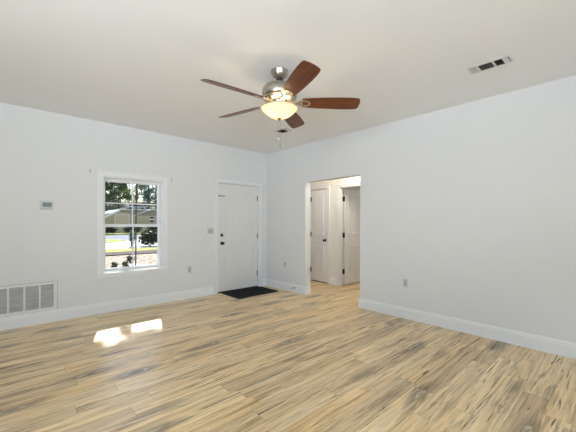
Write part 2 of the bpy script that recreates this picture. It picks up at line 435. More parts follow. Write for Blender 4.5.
# door space: u across, v up, w out of the face towards the viewer -> a matrix per door
def door_panel(parent, u0, u1, v0, v1, arch, Mx, planks, depth=.013):
    b = MB(); o = outline(u0, u1, v0, v1, arch)
    rw = .016 if depth < .015 else .022
    b.ring(o, inset(o, rw), 0, depth, Mx)
    i2 = inset(o, rw)
    b.ring(i2, inset(i2, .012), 0, .002, Mx)
    i3 = inset(i2, .026); x0, x1 = u0 + .042, u1 - .042
    wd = (x1 - x0) / planks
    for k in range(planks):
        a0, a1 = x0 + k * wd + .003, x0 + (k + 1) * wd - .003
        def top(u):
            t = (u - u0) / (u1 - u0); return v1 - .042 + (arch * math.sin(PI * t) ** 0.8 if arch else 0)
        pts = [(a0, v0 + .042), (a1, v0 + .042)] + [(a1 + (a0 - a1) * j / 4, top(a1 + (a0 - a1) * j / 4)) for j in range(5)]
        b.prism(pts, 0, .0035, Mx)
    return b.build('panel', M['door'], parent, bevel=.0015)
def lathe_on(parent, name, prof, pt, Mx, material, **kw):
    b = MB(); b.lathe(prof, 20, Mx @ Matrix.Translation(pt)); return b.build(name, material, parent, smooth=True, **kw)
KNOB = [(0, 0), (.032, 0), (.032, .006), (.026, .010), (.012, .014), (.011, .032), (.020, .038), (.027, .048), (.028, .058), (.022, .068), (0, .071)]
BOLT = [(0, 0), (.029, 0), (.029, .012), (.024, .017), (.012, .018), (.012, .024), (0, .024)]
def make_hinge(parent, u, v, Mx, w0=0.0):
    b = MB(); b.box(u - .030, u - .004, v - .05, v + .05, w0, w0 + .003, Mx); 
    b.lathe([(0, -.054), (.008, -.054), (.009, -.05), (.009, .05), (.008, .054), (0, .054)], 10, Mx @ Matrix.Translation((u, v, w0 + .007)) @ Matrix.Rotation(-PI / 2, 4, 'X'))
    return b.build('hinge', M['black_metal'], parent, smooth=True)

# front door: face at y = 0.02, u = x, v = z, w = -y
d = thing('door_1', 'white arched two panel front door with black knob behind the black mat', None, (-.675, .02, 0), kind='structure')
MF = Matrix(((1, 0, 0, .675), (0, 0, -1, 0), (0, 1, 0, 0), (0, 0, 0, 1)))
b = MB(); b.box(-1.128 + .675, -.222 + .675, 0, .044, .022, 2.036); b.build('slab', M['door'], d, bevel=.002)
door_panel(d, -.95, -.325, 1.045, 1.828, .095, MF, 5)
door_panel(d, -.95, -.325, .312, .842, 0, MF, 5)
lathe_on(d, 'knob', KNOB, (-1.050, .922, 0), MF, M['black_metal'])
k = lathe_on(d, 'deadbolt', BOLT, (-1.052, 1.071, 0), MF, M['black_metal'])
b = MB(); b.box(-1.058, -1.046, 1.052, 1.090, .024, .040, MF); b.build('thumb_turn', M['black_metal'], k, bevel=.002)
for z in (1.797, 1.04, .283): make_hinge(d, -.207, z, MF, .002)
b = MB(); b.box(-1.125, -.995, 1.796, 1.808, .002, .014, MF); b.lathe([(0, 0), (.012, 0), (.012, .02), (0, .02)], 12, MF @ Matrix.Translation((-1.115, 1.802, 0)))
b.build('latch_bar', M['black_metal'], d, bevel=.002)
b = MB(); b.box(DX0 + .013, DX1 - .013, .0005, .06, .0005, .020); b.build('threshold', M['threshold'], d, loc=(.675, -.02, 0), bevel=.003)
b = MB(); b.box(DX0 + .0005, DX0 + .034, .001, .139, 0.0005, DZ - .0005); b.box(DX1 - .034, DX1 - .0005, .001, .139, .0005, DZ - .0005); b.box(DX0 + .034, DX1 - .034, .001, .139, DZ - .022, DZ - .0005)
b.build('jamb', M['trim'], d, loc=(.675, -.02, 0))
b = MB(); b.box(-1.131, -.219, .030, .036, 2.036, 2.040); b.box(-1.131, -.219, .040, .138, 2.0395, DZ - .023)
b.build('weatherstrip', M['gap'], d, loc=(.675, -.02, 0))

# closet door in the hall: face at x = 1.112, u = -y, v = z, w = -x
def face_x(xf, y): return Matrix(((0, 0, -1, 0), (-1, 0, 0, -y), (0, 1, 0, 0), (0, 0, 0, 1)))
d = thing('door_2', 'narrow closed two panel white hall door with a dark knob', None, (HX + .012, -.475, 0), kind='structure')
MC = face_x(0, -.475)
b = MB(); b.box(0, .035, C0 + .004 + .475, C1 - .004 + .475, .022, 2.043); b.build('slab', M['door'], d, bevel=.002)
door_panel(d, .345, .608, 1.036, 1.91, 0, MC, 3, .016)
door_panel(d, .345, .608, .272, .812, 0, MC, 3, .016)
lathe_on(d, 'knob', KNOB, (.650, .930, 0), MC, M['black_metal'])
for z in (1.84, 1.053, .259): 
    b = MB(); b.box(.222, .242, z - .05, z + .05, 0, .003, MC); b.lathe([(0, -.054), (.009, -.054), (.009, .054), (0, .054)], 10, MC @ Matrix.Translation((.226, z, .009)) @ Matrix.Rotation(-PI / 2, 4, 'X'))
    b.build('hinge', M['black_metal'], d, smooth=True)
b = MB(); b.box(.03, .034, C0 + .475 + .001, C1 + .475 - .001, .0005, .022); b.build('bottom_gap_shade', M['gap'], d)  # dark strip standing in for shade under the door

# bedroom door, swung open into the room past the hall; visible face at y = -1.085
HXD = 1.232
d = thing('door_3', 'open two panel white bedroom door with three black hinges', None, (HXD, -1.05, 0), kind='structure')
MD = Matrix(((1, 0, 0, 0), (0, 0, -1, -.035), (0, 1, 0, 0), (0, 0, 0, 1)))
b = MB(); b.box(0, .745, -.035, 0, .016, 2.028); b.build('slab', M['door'], d, bevel=.002)
door_panel(d, .112, .633, 1.060, 1.895, 0, MD, 4, .016)
door_panel(d, .112, .633, .290, .815, 0, MD, 4, .016)
lathe_on(d, 'knob', KNOB, (.685, .93, 0), MD, M['black_metal'])
for z in (1.815, 1.053, .29):
    b = MB(); b.box(-.052, -.010, -.0098, -.0064, z - .05, z + .05); b.lathe([(0, -.054), (.010, -.054), (.010, .054), (0, .054)], 10, Matrix.Translation((-.010, -.010, z)))
    b.box(-.004, -.0005, -.034, -.002, z - .05, z + .05)
    b.build('hinge', M['black_metal'], d, smooth=True)
b = MB(); b.box(HX + .0005, HX + .114, B1 - .018, B1 - .0005, .0005, 2.044); b.box(HX + .0005, HX + .114, B0 + .0005, B0 + .018, .0005, 2.044); b.box(HX + .0005, HX + .114, B0 + .018, B1 - .018, 2.03, 2.044)
b.box(HX + .03, HX + .07, B1 - .028, B1 - .018, .0005, 2.03)
b.build('jamb', M['door'], d, loc=(-HXD, 1.05, 0))

# ---------------------------------------------------------------- window
wdw = thing('window_1', 'white double hung window with grids looking onto the yard', None, ((WX0 + WX1) / 2, 0, WZ0), kind='structure')
def wb(): return MB()
OFF = (-(WX0 + WX1) / 2, 0, -WZ0)
b = MB(); cw = .072; t = .017
b.box(WX0 - cw, WX0, -t, -e, WZ0, WZ1 + cw); b.box(WX1, WX1 + cw, -t, -e, WZ0, WZ1 + cw); b.box(WX0, WX1, -t, -e, WZ1, WZ1 + cw)
b.box(WX0 - cw - .006, WX0 - cw + .010, -t - .007, -t + .001, WZ0, WZ1 + cw + .006); b.box(WX1 + cw - .010, WX1 + cw + .006, -t - .007, -t + .001, WZ0, WZ1 + cw + .006)
b.box(WX0 - cw - .006, WX1 + cw + .006, -t - .007, -t + .001, WZ1 + cw - .008, WZ1 + cw + .008)
b.build('casing', M['trim'], wdw, loc=OFF, bevel=.002)
b = MB(); b.box(WX0 - cw - .012, WX1 + cw + .012, -.038, -e, WZ0 - .026, WZ0); b.box(WX0 + e, WX1 - e, -.001, .075, WZ0 + e, WZ0 + .012)
b.box(WX0 - cw, WX1 + cw, -t, -e, WZ0 - .066, WZ0 - .026)
b.build('sill', M['trim'], wdw, loc=OFF, bevel=.004)
b = MB(); ji = .014
b.box(WX0 + e, WX0 + ji, .001, .138, WZ0 + .012, WZ1 - e); b.box(WX1 - ji, WX1 - e, .001, .138, WZ0 + .012, WZ1 - e); b.box(WX0 + ji, WX1 - ji, .001, .138, WZ1 - .016, WZ1 - e)
b.build('jamb', M['vinyl'], wdw, loc=OFF)
GX0, GX1 = WX0 + ji, WX1 - ji
ZM = 1.262
def sash(y, z0, z1, st, tr, br, grid_cols, grid_rows):
    b = MB()
    b.box(GX0, GX0 + st, y, y + .03, z0, z1); b.box(GX1 - st, GX1, y, y + .03, z0, z1)
    b.box(GX0 + st, GX1 - st, y, y + .03, z0, z0 + br); b.box(GX0 + st, GX1 - st, y, y + .03, z1 - tr, z1)
    s = b.build('sash', M['vinyl'], wdw, loc=OFF, bevel=.002)
    b = MB(); b.box(GX0 + st, GX1 - st, y + .013, y + .017, z0 + br, z1 - tr); b.build('pane', M['glass'], s)
    b = MB(); a0, a1, h0, h1 = GX0 + st, GX1 - st, z0 + br, z1 - tr
    for k in range(1, grid_cols): 
        xx = a0 + (a1 - a0) * k / grid_cols; b.box(xx - .008, xx + .008, y + .007, y + .0125, h0, h1)
    for k in range(1, grid_rows):
        zz = h0 + (h1 - h0) * k / grid_rows
        b.box(a0, a1, y + .0072, y + .0123, zz - .008, zz + .008)
    b.build('grid', M['vinyl'], s)
    return s
up = sash(.095, ZM - .02, WZ1 - .017, .034, .050, .036, 2, 2)
low = sash(.062, WZ0 + .0125, ZM + .012, .034, .040, .040, 2, 1)
# round alarm-company style decal on the lower corner of the upper pane
t_ = NT('dark_blue_white_decal'); sp = t_.n('ShaderNodeSeparateXYZ', t_.obj())
c = t_.ramp(t_.mth('ADD', t_.mth('DIVIDE', sp.outputs[2], .09), .5), [(0.0, lin(28, 30, 48)), (.34, lin(28, 30, 48)), (.36, lin(228, 228, 235)), (.60, lin(228, 228, 235)), (.62, lin(60, 66, 84))])
c.node.color_ramp.interpolation = 'CONSTANT'
t_.set(Base_Color=c, Roughness=.4)
pts = [(.042 * math.cos(2 * PI * k / 8 + PI / 8), .045 * math.sin(2 * PI * k / 8 + PI / 8)) for k in range(8)]
b = MB(); b.prism(pts, 0, .001, Matrix(((1, 0, 0, 0), (0, 0, 1, 0), (0, 1, 0, 0), (0, 0, 0, 1))))
dc = b.build('decal', t_.m, up); dc.location = (-2.285, .1065, 1.352); dc['label'] = 'small dark octagonal security decal with a white band'

# ---------------------------------------------------------------- small fittings on the walls
def Mwall_left(x, z): return Matrix.Translation((x, 0, z)) @ Matrix(((1, 0, 0, 0), (0, 0, -1, 0), (0, 1, 0, 0), (0, 0, 0, 1)))   # u=x v=z w=-y
def Mwall_right(y, z): return Matrix.Translation((0, y, z)) @ Matrix(((0, 0, -1, 0), (-1, 0, 0, 0), (0, 1, 0, 0), (0, 0, 0, 1)))
def rrect(w_, h_, r, n=4):
    pts = []
    for cx, cy, a0 in ((w_ / 2 - r, -h_ / 2 + r, -PI / 2), (w_ / 2 - r, h_ / 2 - r, 0), (-w_ / 2 + r, h_ / 2 - r, PI / 2), (-w_ / 2 + r, -h_ / 2 + r, PI)):
        for k in range(n + 1): 
            a = a0 + PI / 2 * k / n; pts.append((cx + r * math.cos(a), cy + r * math.sin(a)))
    return pts
def sh(pts, du, dv): return [(u + du, v + dv) for u, v in pts]
def outlet(label, Mx):
    o = thing('power_outlet', label, 'outlet', group='wall outlets'); o.matrix_world = Mx
    b = MB(); b.prism(rrect(.072, .116, .006), .0003, .006); b.build('cover_plate', M['plate'], o, bevel=.0015)
    for dv in (.020, -.020):
        b = MB(); b.prism(sh(rrect(.034, .030, .011), 0, dv), .006, .0085); s = b.build('receptacle', M['socket'], o)
        b = MB(); b.box(-.009, -.006, dv - .002, dv + .008, .0085, .0092); b.box(.006, .009, dv - .002, dv + .007, .0085, .0092); b.lathe([(0, 0), (.003, 0), (.003, .0007), (0, .0007)], 8, Matrix.Translation((0, dv - .009, .0085)))
        b.build('slot', M['slot'], s)
    b = MB(); b.lathe([(0, .006), (.003, .006), (.003, .0073), (0, .0073)], 10); b.build('screw', M['nickel'], o)
    return o
outlet('white wall outlet between the window and the front door', Mwall_left(-1.693, .497))
outlet('white wall outlet in the corner stub between front door and hall opening', Mwall_right(-.583, .495))
outlet('white wall outlet on the long right wall past the hall opening', Mwall_right(-3.043, .487))
o = thing('light_switch', 'double white light switch beside the front door casing', 'switch'); o.matrix_world = Mwall_left(-1.295, 1.155)
b = MB(); b.prism(rrect(.116, .116, .006), .0003, .006); b.build('cover_plate', M['plate'], o, bevel=.0015)
for du in (-.023, .023):
    b = MB(); b.prism([(.006, -.033), (.0095, -.033), (.0065, .033), (.006, .033)], du - .017, du + .017, Matrix(((0, 0, 1, 0), (0, 1, 0, 0), (1, 0, 0, 0), (0, 0, 0, 1)))); b.build('rocker', M['socket'], o)
# thermostat
o = thing('thermostat', 'small white wall thermostat with grey blue screen left of the window', 'thermostat'); o.matrix_world = Mwall_left(-3.648, 1.522)
b = MB(); b.prism(rrect(.138, .108, .010), .0003, .022); b.build('body', M['plate'], o, bevel=.004)
t_ = NT('grey_blue_display'); sp = t_.n('ShaderNodeSeparateXYZ', t_.obj())
t_.set(Base_Color=t_.ramp(t_.noise(t_.obj(), 30, 2), [(.3, lin(92, 106, 116)), (.7, lin(112, 126, 134))]), Roughness=.2)
b = MB(); b.prism(sh(rrect(.094, .056, .004), .004, .006), .022, .0232); b.build('screen', t_.m, o)
b = MB()
for du in (-.035, 0, .035): b.prism(sh(rrect(.018, .007, .003), du, -.036), .022, .0242)
b.build('button', M['plate'], o)
# return air grille
GR0, GR1, GZ0, GZ1 = -4.40, -3.535, .152, .525
o = thing('return_air_grille', 'large white return air grille low on the wall left of the window', 'vent', ((GR0 + GR1) / 2, 0, GZ0))
of = (-(GR0 + GR1) / 2, 0, -GZ0)
b = MB()
fw = .038
b.box(GR0, GR1, -.010, -e, GZ0, GZ0 + fw + .004); b.box(GR0, GR1, -.010, -e, GZ1 - fw * .8, GZ1); b.box(GR0, GR0 + fw, -.010, -e, GZ0 + fw, GZ1 - fw * .8); b.box(GR1 - fw, GR1, -.010, -e, GZ0 + fw, GZ1 - fw * .8)
b.build('frame', M['vent_white'], o, loc=of, bevel=.004)
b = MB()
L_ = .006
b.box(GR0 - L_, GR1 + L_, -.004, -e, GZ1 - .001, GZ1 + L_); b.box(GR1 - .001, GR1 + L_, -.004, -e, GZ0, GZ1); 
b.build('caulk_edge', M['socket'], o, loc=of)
b = MB(); b.box(GR0 + fw, GR1 - fw, -.003, -e, GZ0 + fw, GZ1 - fw * .8); b.build('filter', M['filter'], o, loc=of)
xs = [-3.7145, -3.8665, -4.018, -4.17, -4.3]
for x in xs:
    b = MB(); b.box(x - .009, x + .009, -.009, -.003, GZ0 + fw + .004, GZ1 - fw * .8); b.build('mullion', M['vent_white'], o, loc=of)
for k in range(24):
    z = GZ0 + fw + .008 + k * (GZ1 - fw * 1.8 - GZ0 - .012) / 23.5
    b = MB(); b.box(GR0 + fw, GR1 - fw, -.0062, -.0035, z, z + .0028); b.build('louvre', M['plate'], o, loc=of)
# small door stop on the baseboard
o = thing('door_stop', 'small dark spring door stop on the baseboard beside the hall opening', 'door stop', (-.017, -.872, .088))
b = MB(); b.lathe([(0, 0), (.013, 0), (.011, .006), (0, .007)], 14, Matrix.Rotation(-PI / 2, 4, 'Y')); b.build('base', M['nickel'], o, smooth=True)
b = MB()
pr = [(0, .006)]
for k in range(18): pr += [(.0055, .008 + k * .003), (.0042, .0095 + k * .003)]
b.lathe(pr + [(0, .063)], 12, Matrix.Rotation(-PI / 2, 4, 'Y')); b.build('spring', M['black_metal'], o, smooth=True)
b = MB(); b.lathe([(0, .062), (.008, .062), (.008, .074), (.006, .077), (0, .077)], 12, Matrix.Rotation(-PI / 2, 4, 'Y')); b.build('tip', M['slot'], o, smooth=True)

# leftover curtain brackets either side of the window head
for lb, x, z in (('tiny grey curtain bracket on the wall left of the window head', -3.166, 2.025), ('tiny grey curtain bracket on the wall right of the window head', -2.012, 2.005)):
    o = thing('curtain_bracket', lb, 'bracket', group='curtain brackets by the window'); o.matrix_world = Mwall_left(x, z)
    b = MB(); b.prism(rrect(.018, .060, .004), .0003, .003); b.build('plate', M['plate'], o)
    b = MB(); b.box(-.004, .004, -.024, -.016, .003, .032); b.box(-.004, .004, -.024, .002, .026, .032); b.build('hook', M['socket'], o, bevel=.001)

# door mat
b = MB(); b.prism(rrect(.915, .575, .02), 0, .009, Matrix.Translation((-.632, -.318, .0005)))
for k in range(27): b.box(-1.06, -.205, -.318 - .27 + k * .0205, -.318 - .262 + k * .0205, .0095, .0115)
tag(b.build('door_mat', M['mat_black'], bevel=.003), 'black ribbed rectangular mat on the floor at the front door', 'mat')

# ---------------------------------------------------------------- ceiling registers
def register(label, cx, cy, lx, ly, dark_pattern, rot=0.0):
    """lx, ly outer size; blades run across the length in banks (start, end, dark)."""
    o = thing('ceiling_vent', label, 'vent', (cx, cy, CH), (0, 0, rot))
    b = MB(); fr = .018
    b.box(-lx / 2, lx / 2, -ly / 2, -ly / 2 + fr, -.004, -e); b.box(-lx / 2, lx / 2, ly / 2 - fr, ly / 2, -.004, -e)
    b.box(-lx / 2, -lx / 2 + fr, -ly / 2 + fr, ly / 2 - fr, -.004, -e); b.box(lx / 2 - fr, lx / 2, -ly / 2 + fr, ly / 2 - fr, -.004, -e)
    b.build('frame', M['vent_white'], o, bevel=.002)
    b = MB(); b.box(-lx / 2 + fr, lx / 2 - fr, -ly / 2 + fr, ly / 2 - fr, -.0012, -e); b.build('duct_opening', M['vent_dark'], o)
    for y0, y1, tilt, mt, n in dark_pattern:
        bk = None
        for k in range(n):
            yy = y0 + (y1 - y0) * (k + .5) / n; hw = abs(y1 - y0) / n * .42
            R_ = Matrix.Translation((0, yy, -.006)) @ Matrix.Rotation(tilt, 4, 'X')
            b = MB(); b.box(-lx / 2 + fr, lx / 2 - fr, -hw, hw, -.0006, .0006, R_); b.build('louvre', M[mt], o)
    return o, fr
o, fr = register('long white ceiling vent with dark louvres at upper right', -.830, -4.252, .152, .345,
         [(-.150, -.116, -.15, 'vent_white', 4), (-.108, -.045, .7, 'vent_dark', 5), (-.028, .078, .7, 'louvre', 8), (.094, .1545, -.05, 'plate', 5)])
for y0, y1 in ((-.115, -.108), (-.045, -.030), (.079, .094)):
    b = MB(); b.box(-.058, .058, y0, y1, -.0085, -.001); b.build('divider', M['vent_white'], o)
o, fr = register('small ceiling vent seen just past the ceiling fan', -.85, -1.473, .165, .265,
         [(-.112, -.05, -.2, 'plate', 4), (-.04, .08, .6, 'vent_dark', 7), (.085, .115, -.2, 'plate', 2)])

# ---------------------------------------------------------------- ceiling fan
FX, FY = -2.147, -2.866
fan = thing('ceiling_fan', 'five blade ceiling fan in dark reddish wood and brushed nickel with lit glass bowl', 'ceiling fan', (FX, FY, CH))
Z = lambda z: z - CH
b = MB(); b.lathe([(0, -.0005), (.083, -.0005), (.083, -.010), (.078, -.016), (.077, -.030), (.068, -.050), (.050, -.068), (.040, -.074), (0, -.074)], 36); b.build('canopy', M['nickel'], fan, smooth=True)
b = MB(); b.sphere((0, 0, -.080), .030, seg=20); b.build('hanger_ball', M['dark_ball'], fan, smooth=True)
b = MB(); b.tube((0, 0, -.085), (0, 0, -.165), .0125, n=16); b.lathe([(.0, -.128), (.026, -.128), (.030, -.140), (.030, -.16), (0, -.16)], 20); b.build('downrod', M['nickel'], fan, smooth=True)
b = MB(); b.lathe([(0, -.136), (.050, -.136), (.105, -.140), (.142, -.152), (.160, -.172), (.165, -.195), (.165, -.245), (.156, -.258), (.140, -.266), (.135, -.280), (.110, -.288), (0, -.288)], 48); b.build('motor_housing', M['nickel'], fan, smooth=True)
b = MB(); b.lathe([(0, -.288), (.075, -.288), (.078, -.300), (.070, -.318), (.060, -.330), (.060, -.338), (0, -.338)], 36); b.build('switch_housing', M['nickel'], fan, smooth=True)
TH0 = math.radians(31.4); ZB = Z(2.443); PITCH = math.radians(-17)
def blade_outline():
    P = [(.215, .058), (.24, .064), (.34, .072), (.45, .079), (.56, .083), (.66, .083), (.72, .079), (.745, .073), (.756, .060), (.762, .035)]
    return [(x, -y) for x, y in P] + [(.766, 0)] + [(x, y) for x, y in reversed(P)]
blade0 = None
for k in range(5):
    th = TH0 + k * 2 * PI / 5
    Mk = Matrix.Rotation(th, 4, 'Z') @ Matrix.Translation((0, 0, ZB)) @ Matrix.Rotation(PITCH, 4, 'X')
    if blade0 is None:
        b = MB(); b.prism(blade_outline(), -.0035, .0035); bl = b.build('blade', M['blade'], fan, bevel=.0018)
        # iron: tongue from the motor, an oval ring plate under the blade root
        b = MB()
        n = 20
        out = [(.235 + .062 * math.cos(2 * PI * i / n), .046 * math.sin(2 * PI * i / n)) for i in range(n)]
        inn = [(.240 + .038 * math.cos(2 * PI * i / n), .024 * math.sin(2 * PI * i / n)) for i in range(n)]
        b.ring(out, inn, -.0095, -.0040)
        b.prism([(.09, -.020), (.14, -.013), (.18, -.018), (.18, .018), (.14, .013), (.09, .020)], -.010, -.003)
        ir = b.build('blade_iron', M['nickel'], fan, bevel=.0015)
        for (u, v) in ((.285, 0), (.225, .034), (.225, -.034)):
            b = MB(); b.lathe([(0, -.012), (.004, -.0115), (.006, -.0095), (0, -.0095)], 10, Matrix.Translation((u, v, 0)))
            b.build('screw', M['nickel'], ir, smooth=True)
        blade0 = (bl, ir)
    else:
        bl = blade0[0].copy(); ir = blade0[1].copy(); COL.objects.link(bl); COL.objects.link(ir); bl.parent = fan; ir.parent = fan
        for q in blade0[1].children: s2 = q.copy(); COL.objects.link(s2); s2.parent = ir
    bl.matrix_local = Mk; ir.matrix_local = Mk
# light kit: fitter ring, bowl and finial
b = MB(); b.lathe([(.150, -.346), (.168, -.347), (.174, -.352), (.170, -.356), (.150, -.350), (.150, -.346)] , 40)
for k in range(3):
    a = k * 2 * PI / 3 + .4; b2 = MB()
    b2.tube((.05 * math.cos(a), .05 * math.sin(a), -.320), (.160 * math.cos(a), .160 * math.sin(a), -.349), .006, n=8)
    b2.build('fitter_arm', M['nickel'], fan, smooth=True)
b.build('fitter', M['nickel'], fan, smooth=True)
ro = [(.168, -.352), (.170, -.357), (.160, -.372), (.138, -.394), (.106, -.418), (.072, -.437), (.036, -.447), (.010, -.449)]
ri = [(r - .005 if r > .02 else r, z + .004) for r, z in reversed(ro)]
b = MB(); b.lathe(ro + ri + [ro[0]], 48); b.build('light_bowl', M['bowl'], fan, smooth=True)
b = MB(); b.lathe([(0, -.440), (.006, -.440), (.022, -.447), (.020, -.453), (.012, -.458), (.008, -.468), (0, -.472)], 20); b.tube((0, 0, -.33), (0, 0, -.442), .004, n=8); b.build('finial', M['nickel'], fan, smooth=True)
for (dx, dy, L0, L1) in ((.007, -.007, -.466, -.690), (-.007, .007, -.462, -.618)):
    b = MB(); zz = L0
    while zz > L1: b.sphere((dx, dy, zz), .0016, seg=6, rings=4); zz -= .0046
    b.tube((dx, dy, L0), (dx, dy, L1), .0006, n=5)
    ch = b.build('pull_chain', M['nickel'], fan, smooth=True)
    b = MB(); b.lathe([(0, L1), (.003, L1), (.0065, L1 - .010), (.0075, L1 - .028), (.004, L1 - .036), (0, L1 - .037)], 12, Matrix.Translation((dx, dy, 0))); b.build('fob', M['nickel'], ch, smooth=True)
for k in range(3):
    a = k * 2 * PI / 3 + 1.0
    l = light('fan_bulb', 'POINT', (FX + .07 * math.cos(a), FY + .07 * math.sin(a), CH - .400), 1.6, (1.0, 0.85, 0.62), shadow_soft_size=.03)
# warm ceiling lamp of the hall (round the corner, above the opening)
light('hall_lamp', 'POINT', (.66, -1.75, 2.58), 30, (1.0, .91, .78), shadow_soft_size=.12)
light('bedroom_fill', 'AREA', (3.6, -3.2, 1.5), 16, (1.0, .95, .87), size=1.4).rotation_euler = (0, PI / 2, 0)  # added area light, standing in for daylight in the unseen bedroom

# ---------------------------------------------------------------- outside the window
GZ = -0.35
def sheet(name, pts, z, material, label):
    b = MB(); b.prism(pts, z - .3, z); return struct(b, name, material, label)

sheet('ground_straw', [(-40, .15), (40, .15), (40, 12.4), (-40, 12.4)], GZ, M['straw'], 'pale pine straw covered front yard')
sheet('ground_mulch', [(-40, 12.0), (40, 12.4), (40, 14.3), (-40, 13.6)], GZ + .04, M['mulch'], 'dark mulch strip along the yard edge')
sheet('ground_verge', [(-40, 13.6), (40, 14.3), (40, 16.4), (-40, 16.4)], GZ + .02, M['grass'], 'yellow green grass verge beside the pale drive')
sheet('ground_drive', [(-40, 16.4), (40, 16.4), (40, 27), (-40, 27)], GZ, M['concrete'], 'pale concrete drive crossing in front of the house')
sheet('ground_road', [(-60, 27), (60, 27), (60, 41), (-60, 41)], GZ - .01, M['road'], 'blue grey street beyond the drive')
sheet('ground_island', [(-30, 22.4), (.8, 22.4), (2.6, 23.6), (4.3, 25.8), (4.6, 27.0), (3.9, 29.0), (1.5, 31.5), (-30, 32)], GZ + .03, M['grass'], 'yellow grass island between the drive and the street')
sheet('ground_lawn', [(-60, 41), (60, 41), (60, 56), (-60, 56)], GZ + .12, M['grass'], 'lawn around the house across the street')
sheet('ground_walk', [(-.85, 1.73), (.12, 1.73), (.10, 6.5), (-.02, 8.25), (-.40, 8.3), (-.85, 6.2)], GZ + .02, M['concrete'], 'white front walk running out from the porch')
# wooded hill behind the house
b = MB(); P = [(56, -.5), (63, 1.6), (70, 4.2), (84, 4.5), (110, 8.5), (110, -2), (56, -2)]
b.prism(P, -50, 80, Matrix(((0, 0, 1, 0), (1, 0, 0, 0), (0, 1, 0, 0), (0, 0, 0, 1))))
struct(b, 'ground_hill', M['litter'], 'wooded rise behind the house across the street')
# porch: slab, roof and soffit over the front door and window
b = MB(); b.box(-5.5, 1.5, .145, 1.72, GZ, -.06); struct(b, 'porch_slab', M['concrete'], 'concrete porch slab outside the front door')
b = MB(); b.box(-7.5, 5.0, .145, .60, 2.46, 2.50); b.box(-7.5, 5.0, .56, .62, 2.44, 2.62); struct(b, 'eave', M['soffit'], 'cream eave above the front window')

# house across the street
h = thing('neighbour_house', 'low tan house with white roof edge and garage door across the street', 'house', (12, 50, GZ))
o = Matrix.Translation((-12, -50, -GZ))
b = MB(); b.box(7.2, 24, 50, 57, GZ, 2.5, o); b.prism([(7.2, 2.5), (12.6, 2.5), (9.94, 3.10)], 50.02, 57, o @ Matrix(((1, 0, 0, 0), (0, 0, 1, 0), (0, 1, 0, 0), (0, 0, 0, 1)))); b.build('wall', M['siding'], h)
b = MB(); ZX = Matrix(((1, 0, 0, 0), (0, 0, 1, 0), (0, 1, 0, 0), (0, 0, 0, 1)))
b.prism([(9.94, 3.45), (24.5, 3.72), (24.5, 2.5), (12.4, 2.5), (9.94, 3.1)], 50.3, 53.5, o @ ZX)
b.build('roof', M['shingle'], h)
b = MB(); b.prism([(9.94, 3.42), (9.94, 3.08), (6.6, 1.25), (6.6, 1.62)], 49.5, 57, o @ ZX); b.build('roof_edge', M['rake'], h)
b = MB(); b.prism([(12.0, 2.34), (12.0, 2.48), (14.8, 3.62), (14.8, 3.48)], 49.7, 50.3, o @ ZX); b.build('gable_board', M['rake'], h)
b = MB(); b.prism([(9.94, 3.36), (9.94, 3.50), (24.5, 3.76), (24.5, 3.62)], 50.1, 50.3, o @ ZX); b.build('ridge_board', M['rake'], h)
b = MB(); b.box(9.3, 9.4, 49.93, 50, GZ, 2.7, o); b.box(11.38, 11.48, 49.93, 50, GZ, 2.7, o); b.box(9.4, 11.38, 49.93, 50, 2.6, 2.7, o); b.build('garage_frame', M['rake'], h)
b = MB(); b.box(9.4, 11.38, 49.96, 50, GZ, 2.6, o)
for k in range(4):
    for q in range(4): b.box(9.5 + q * .47, 9.87 + q * .47, 49.94, 49.96, GZ + .12 + k * .72, GZ + .68 + k * .72, o)
b.build('garage_door', M['garage'], h)

# parked car on the rise behind the house
car = thing('parked_car', 'white car with dark windows parked on the rise behind the tan house', 'car', (19.9, 75, 4.29))
M['car'] = mat('white_car_paint', (.8, .8, .8, 1), .25); M['car_glass'] = mat('dark_car_glass', (.02, .025, .03, 1), .1); M['tyre'] = mat('black_tyre', (.02, .02, .02, 1), .8)
b = MB(); b.prism([(-2.0, .35), (2.0, .35), (2.05, .75), (1.9, .92), (1.15, 1.0), (-1.6, 1.0), (-1.95, .9), (-2.05, .6)], -.85, .85, ZX); b.build('body', M['car'], car, bevel=.05)
b = MB(); b.prism([(-1.55, .99), (1.15, .99), (.45, 1.44), (-1.0, 1.46)], -.74, .74, ZX); b.build('windows', M['car_glass'], car, bevel=.04)
b = MB(); b.prism([(-1.05, 1.455), (.5, 1.435), (.4, 1.50), (-.95, 1.52)], -.72, .72, ZX); b.build('roof', M['car'], car, bevel=.02)
for x in (-1.3, 1.3):
    for y in (-.78, .78):
        b = MB(); b.lathe([(0, -.1), (.28, -.1), (.33, -.06), (.33, .06), (.28, .1), (0, .1)], 18, Matrix.Translation((x, y, .33)) @ Matrix.Rotation(PI / 2, 4, 'X')); b.build('wheel', M['tyre'], car)

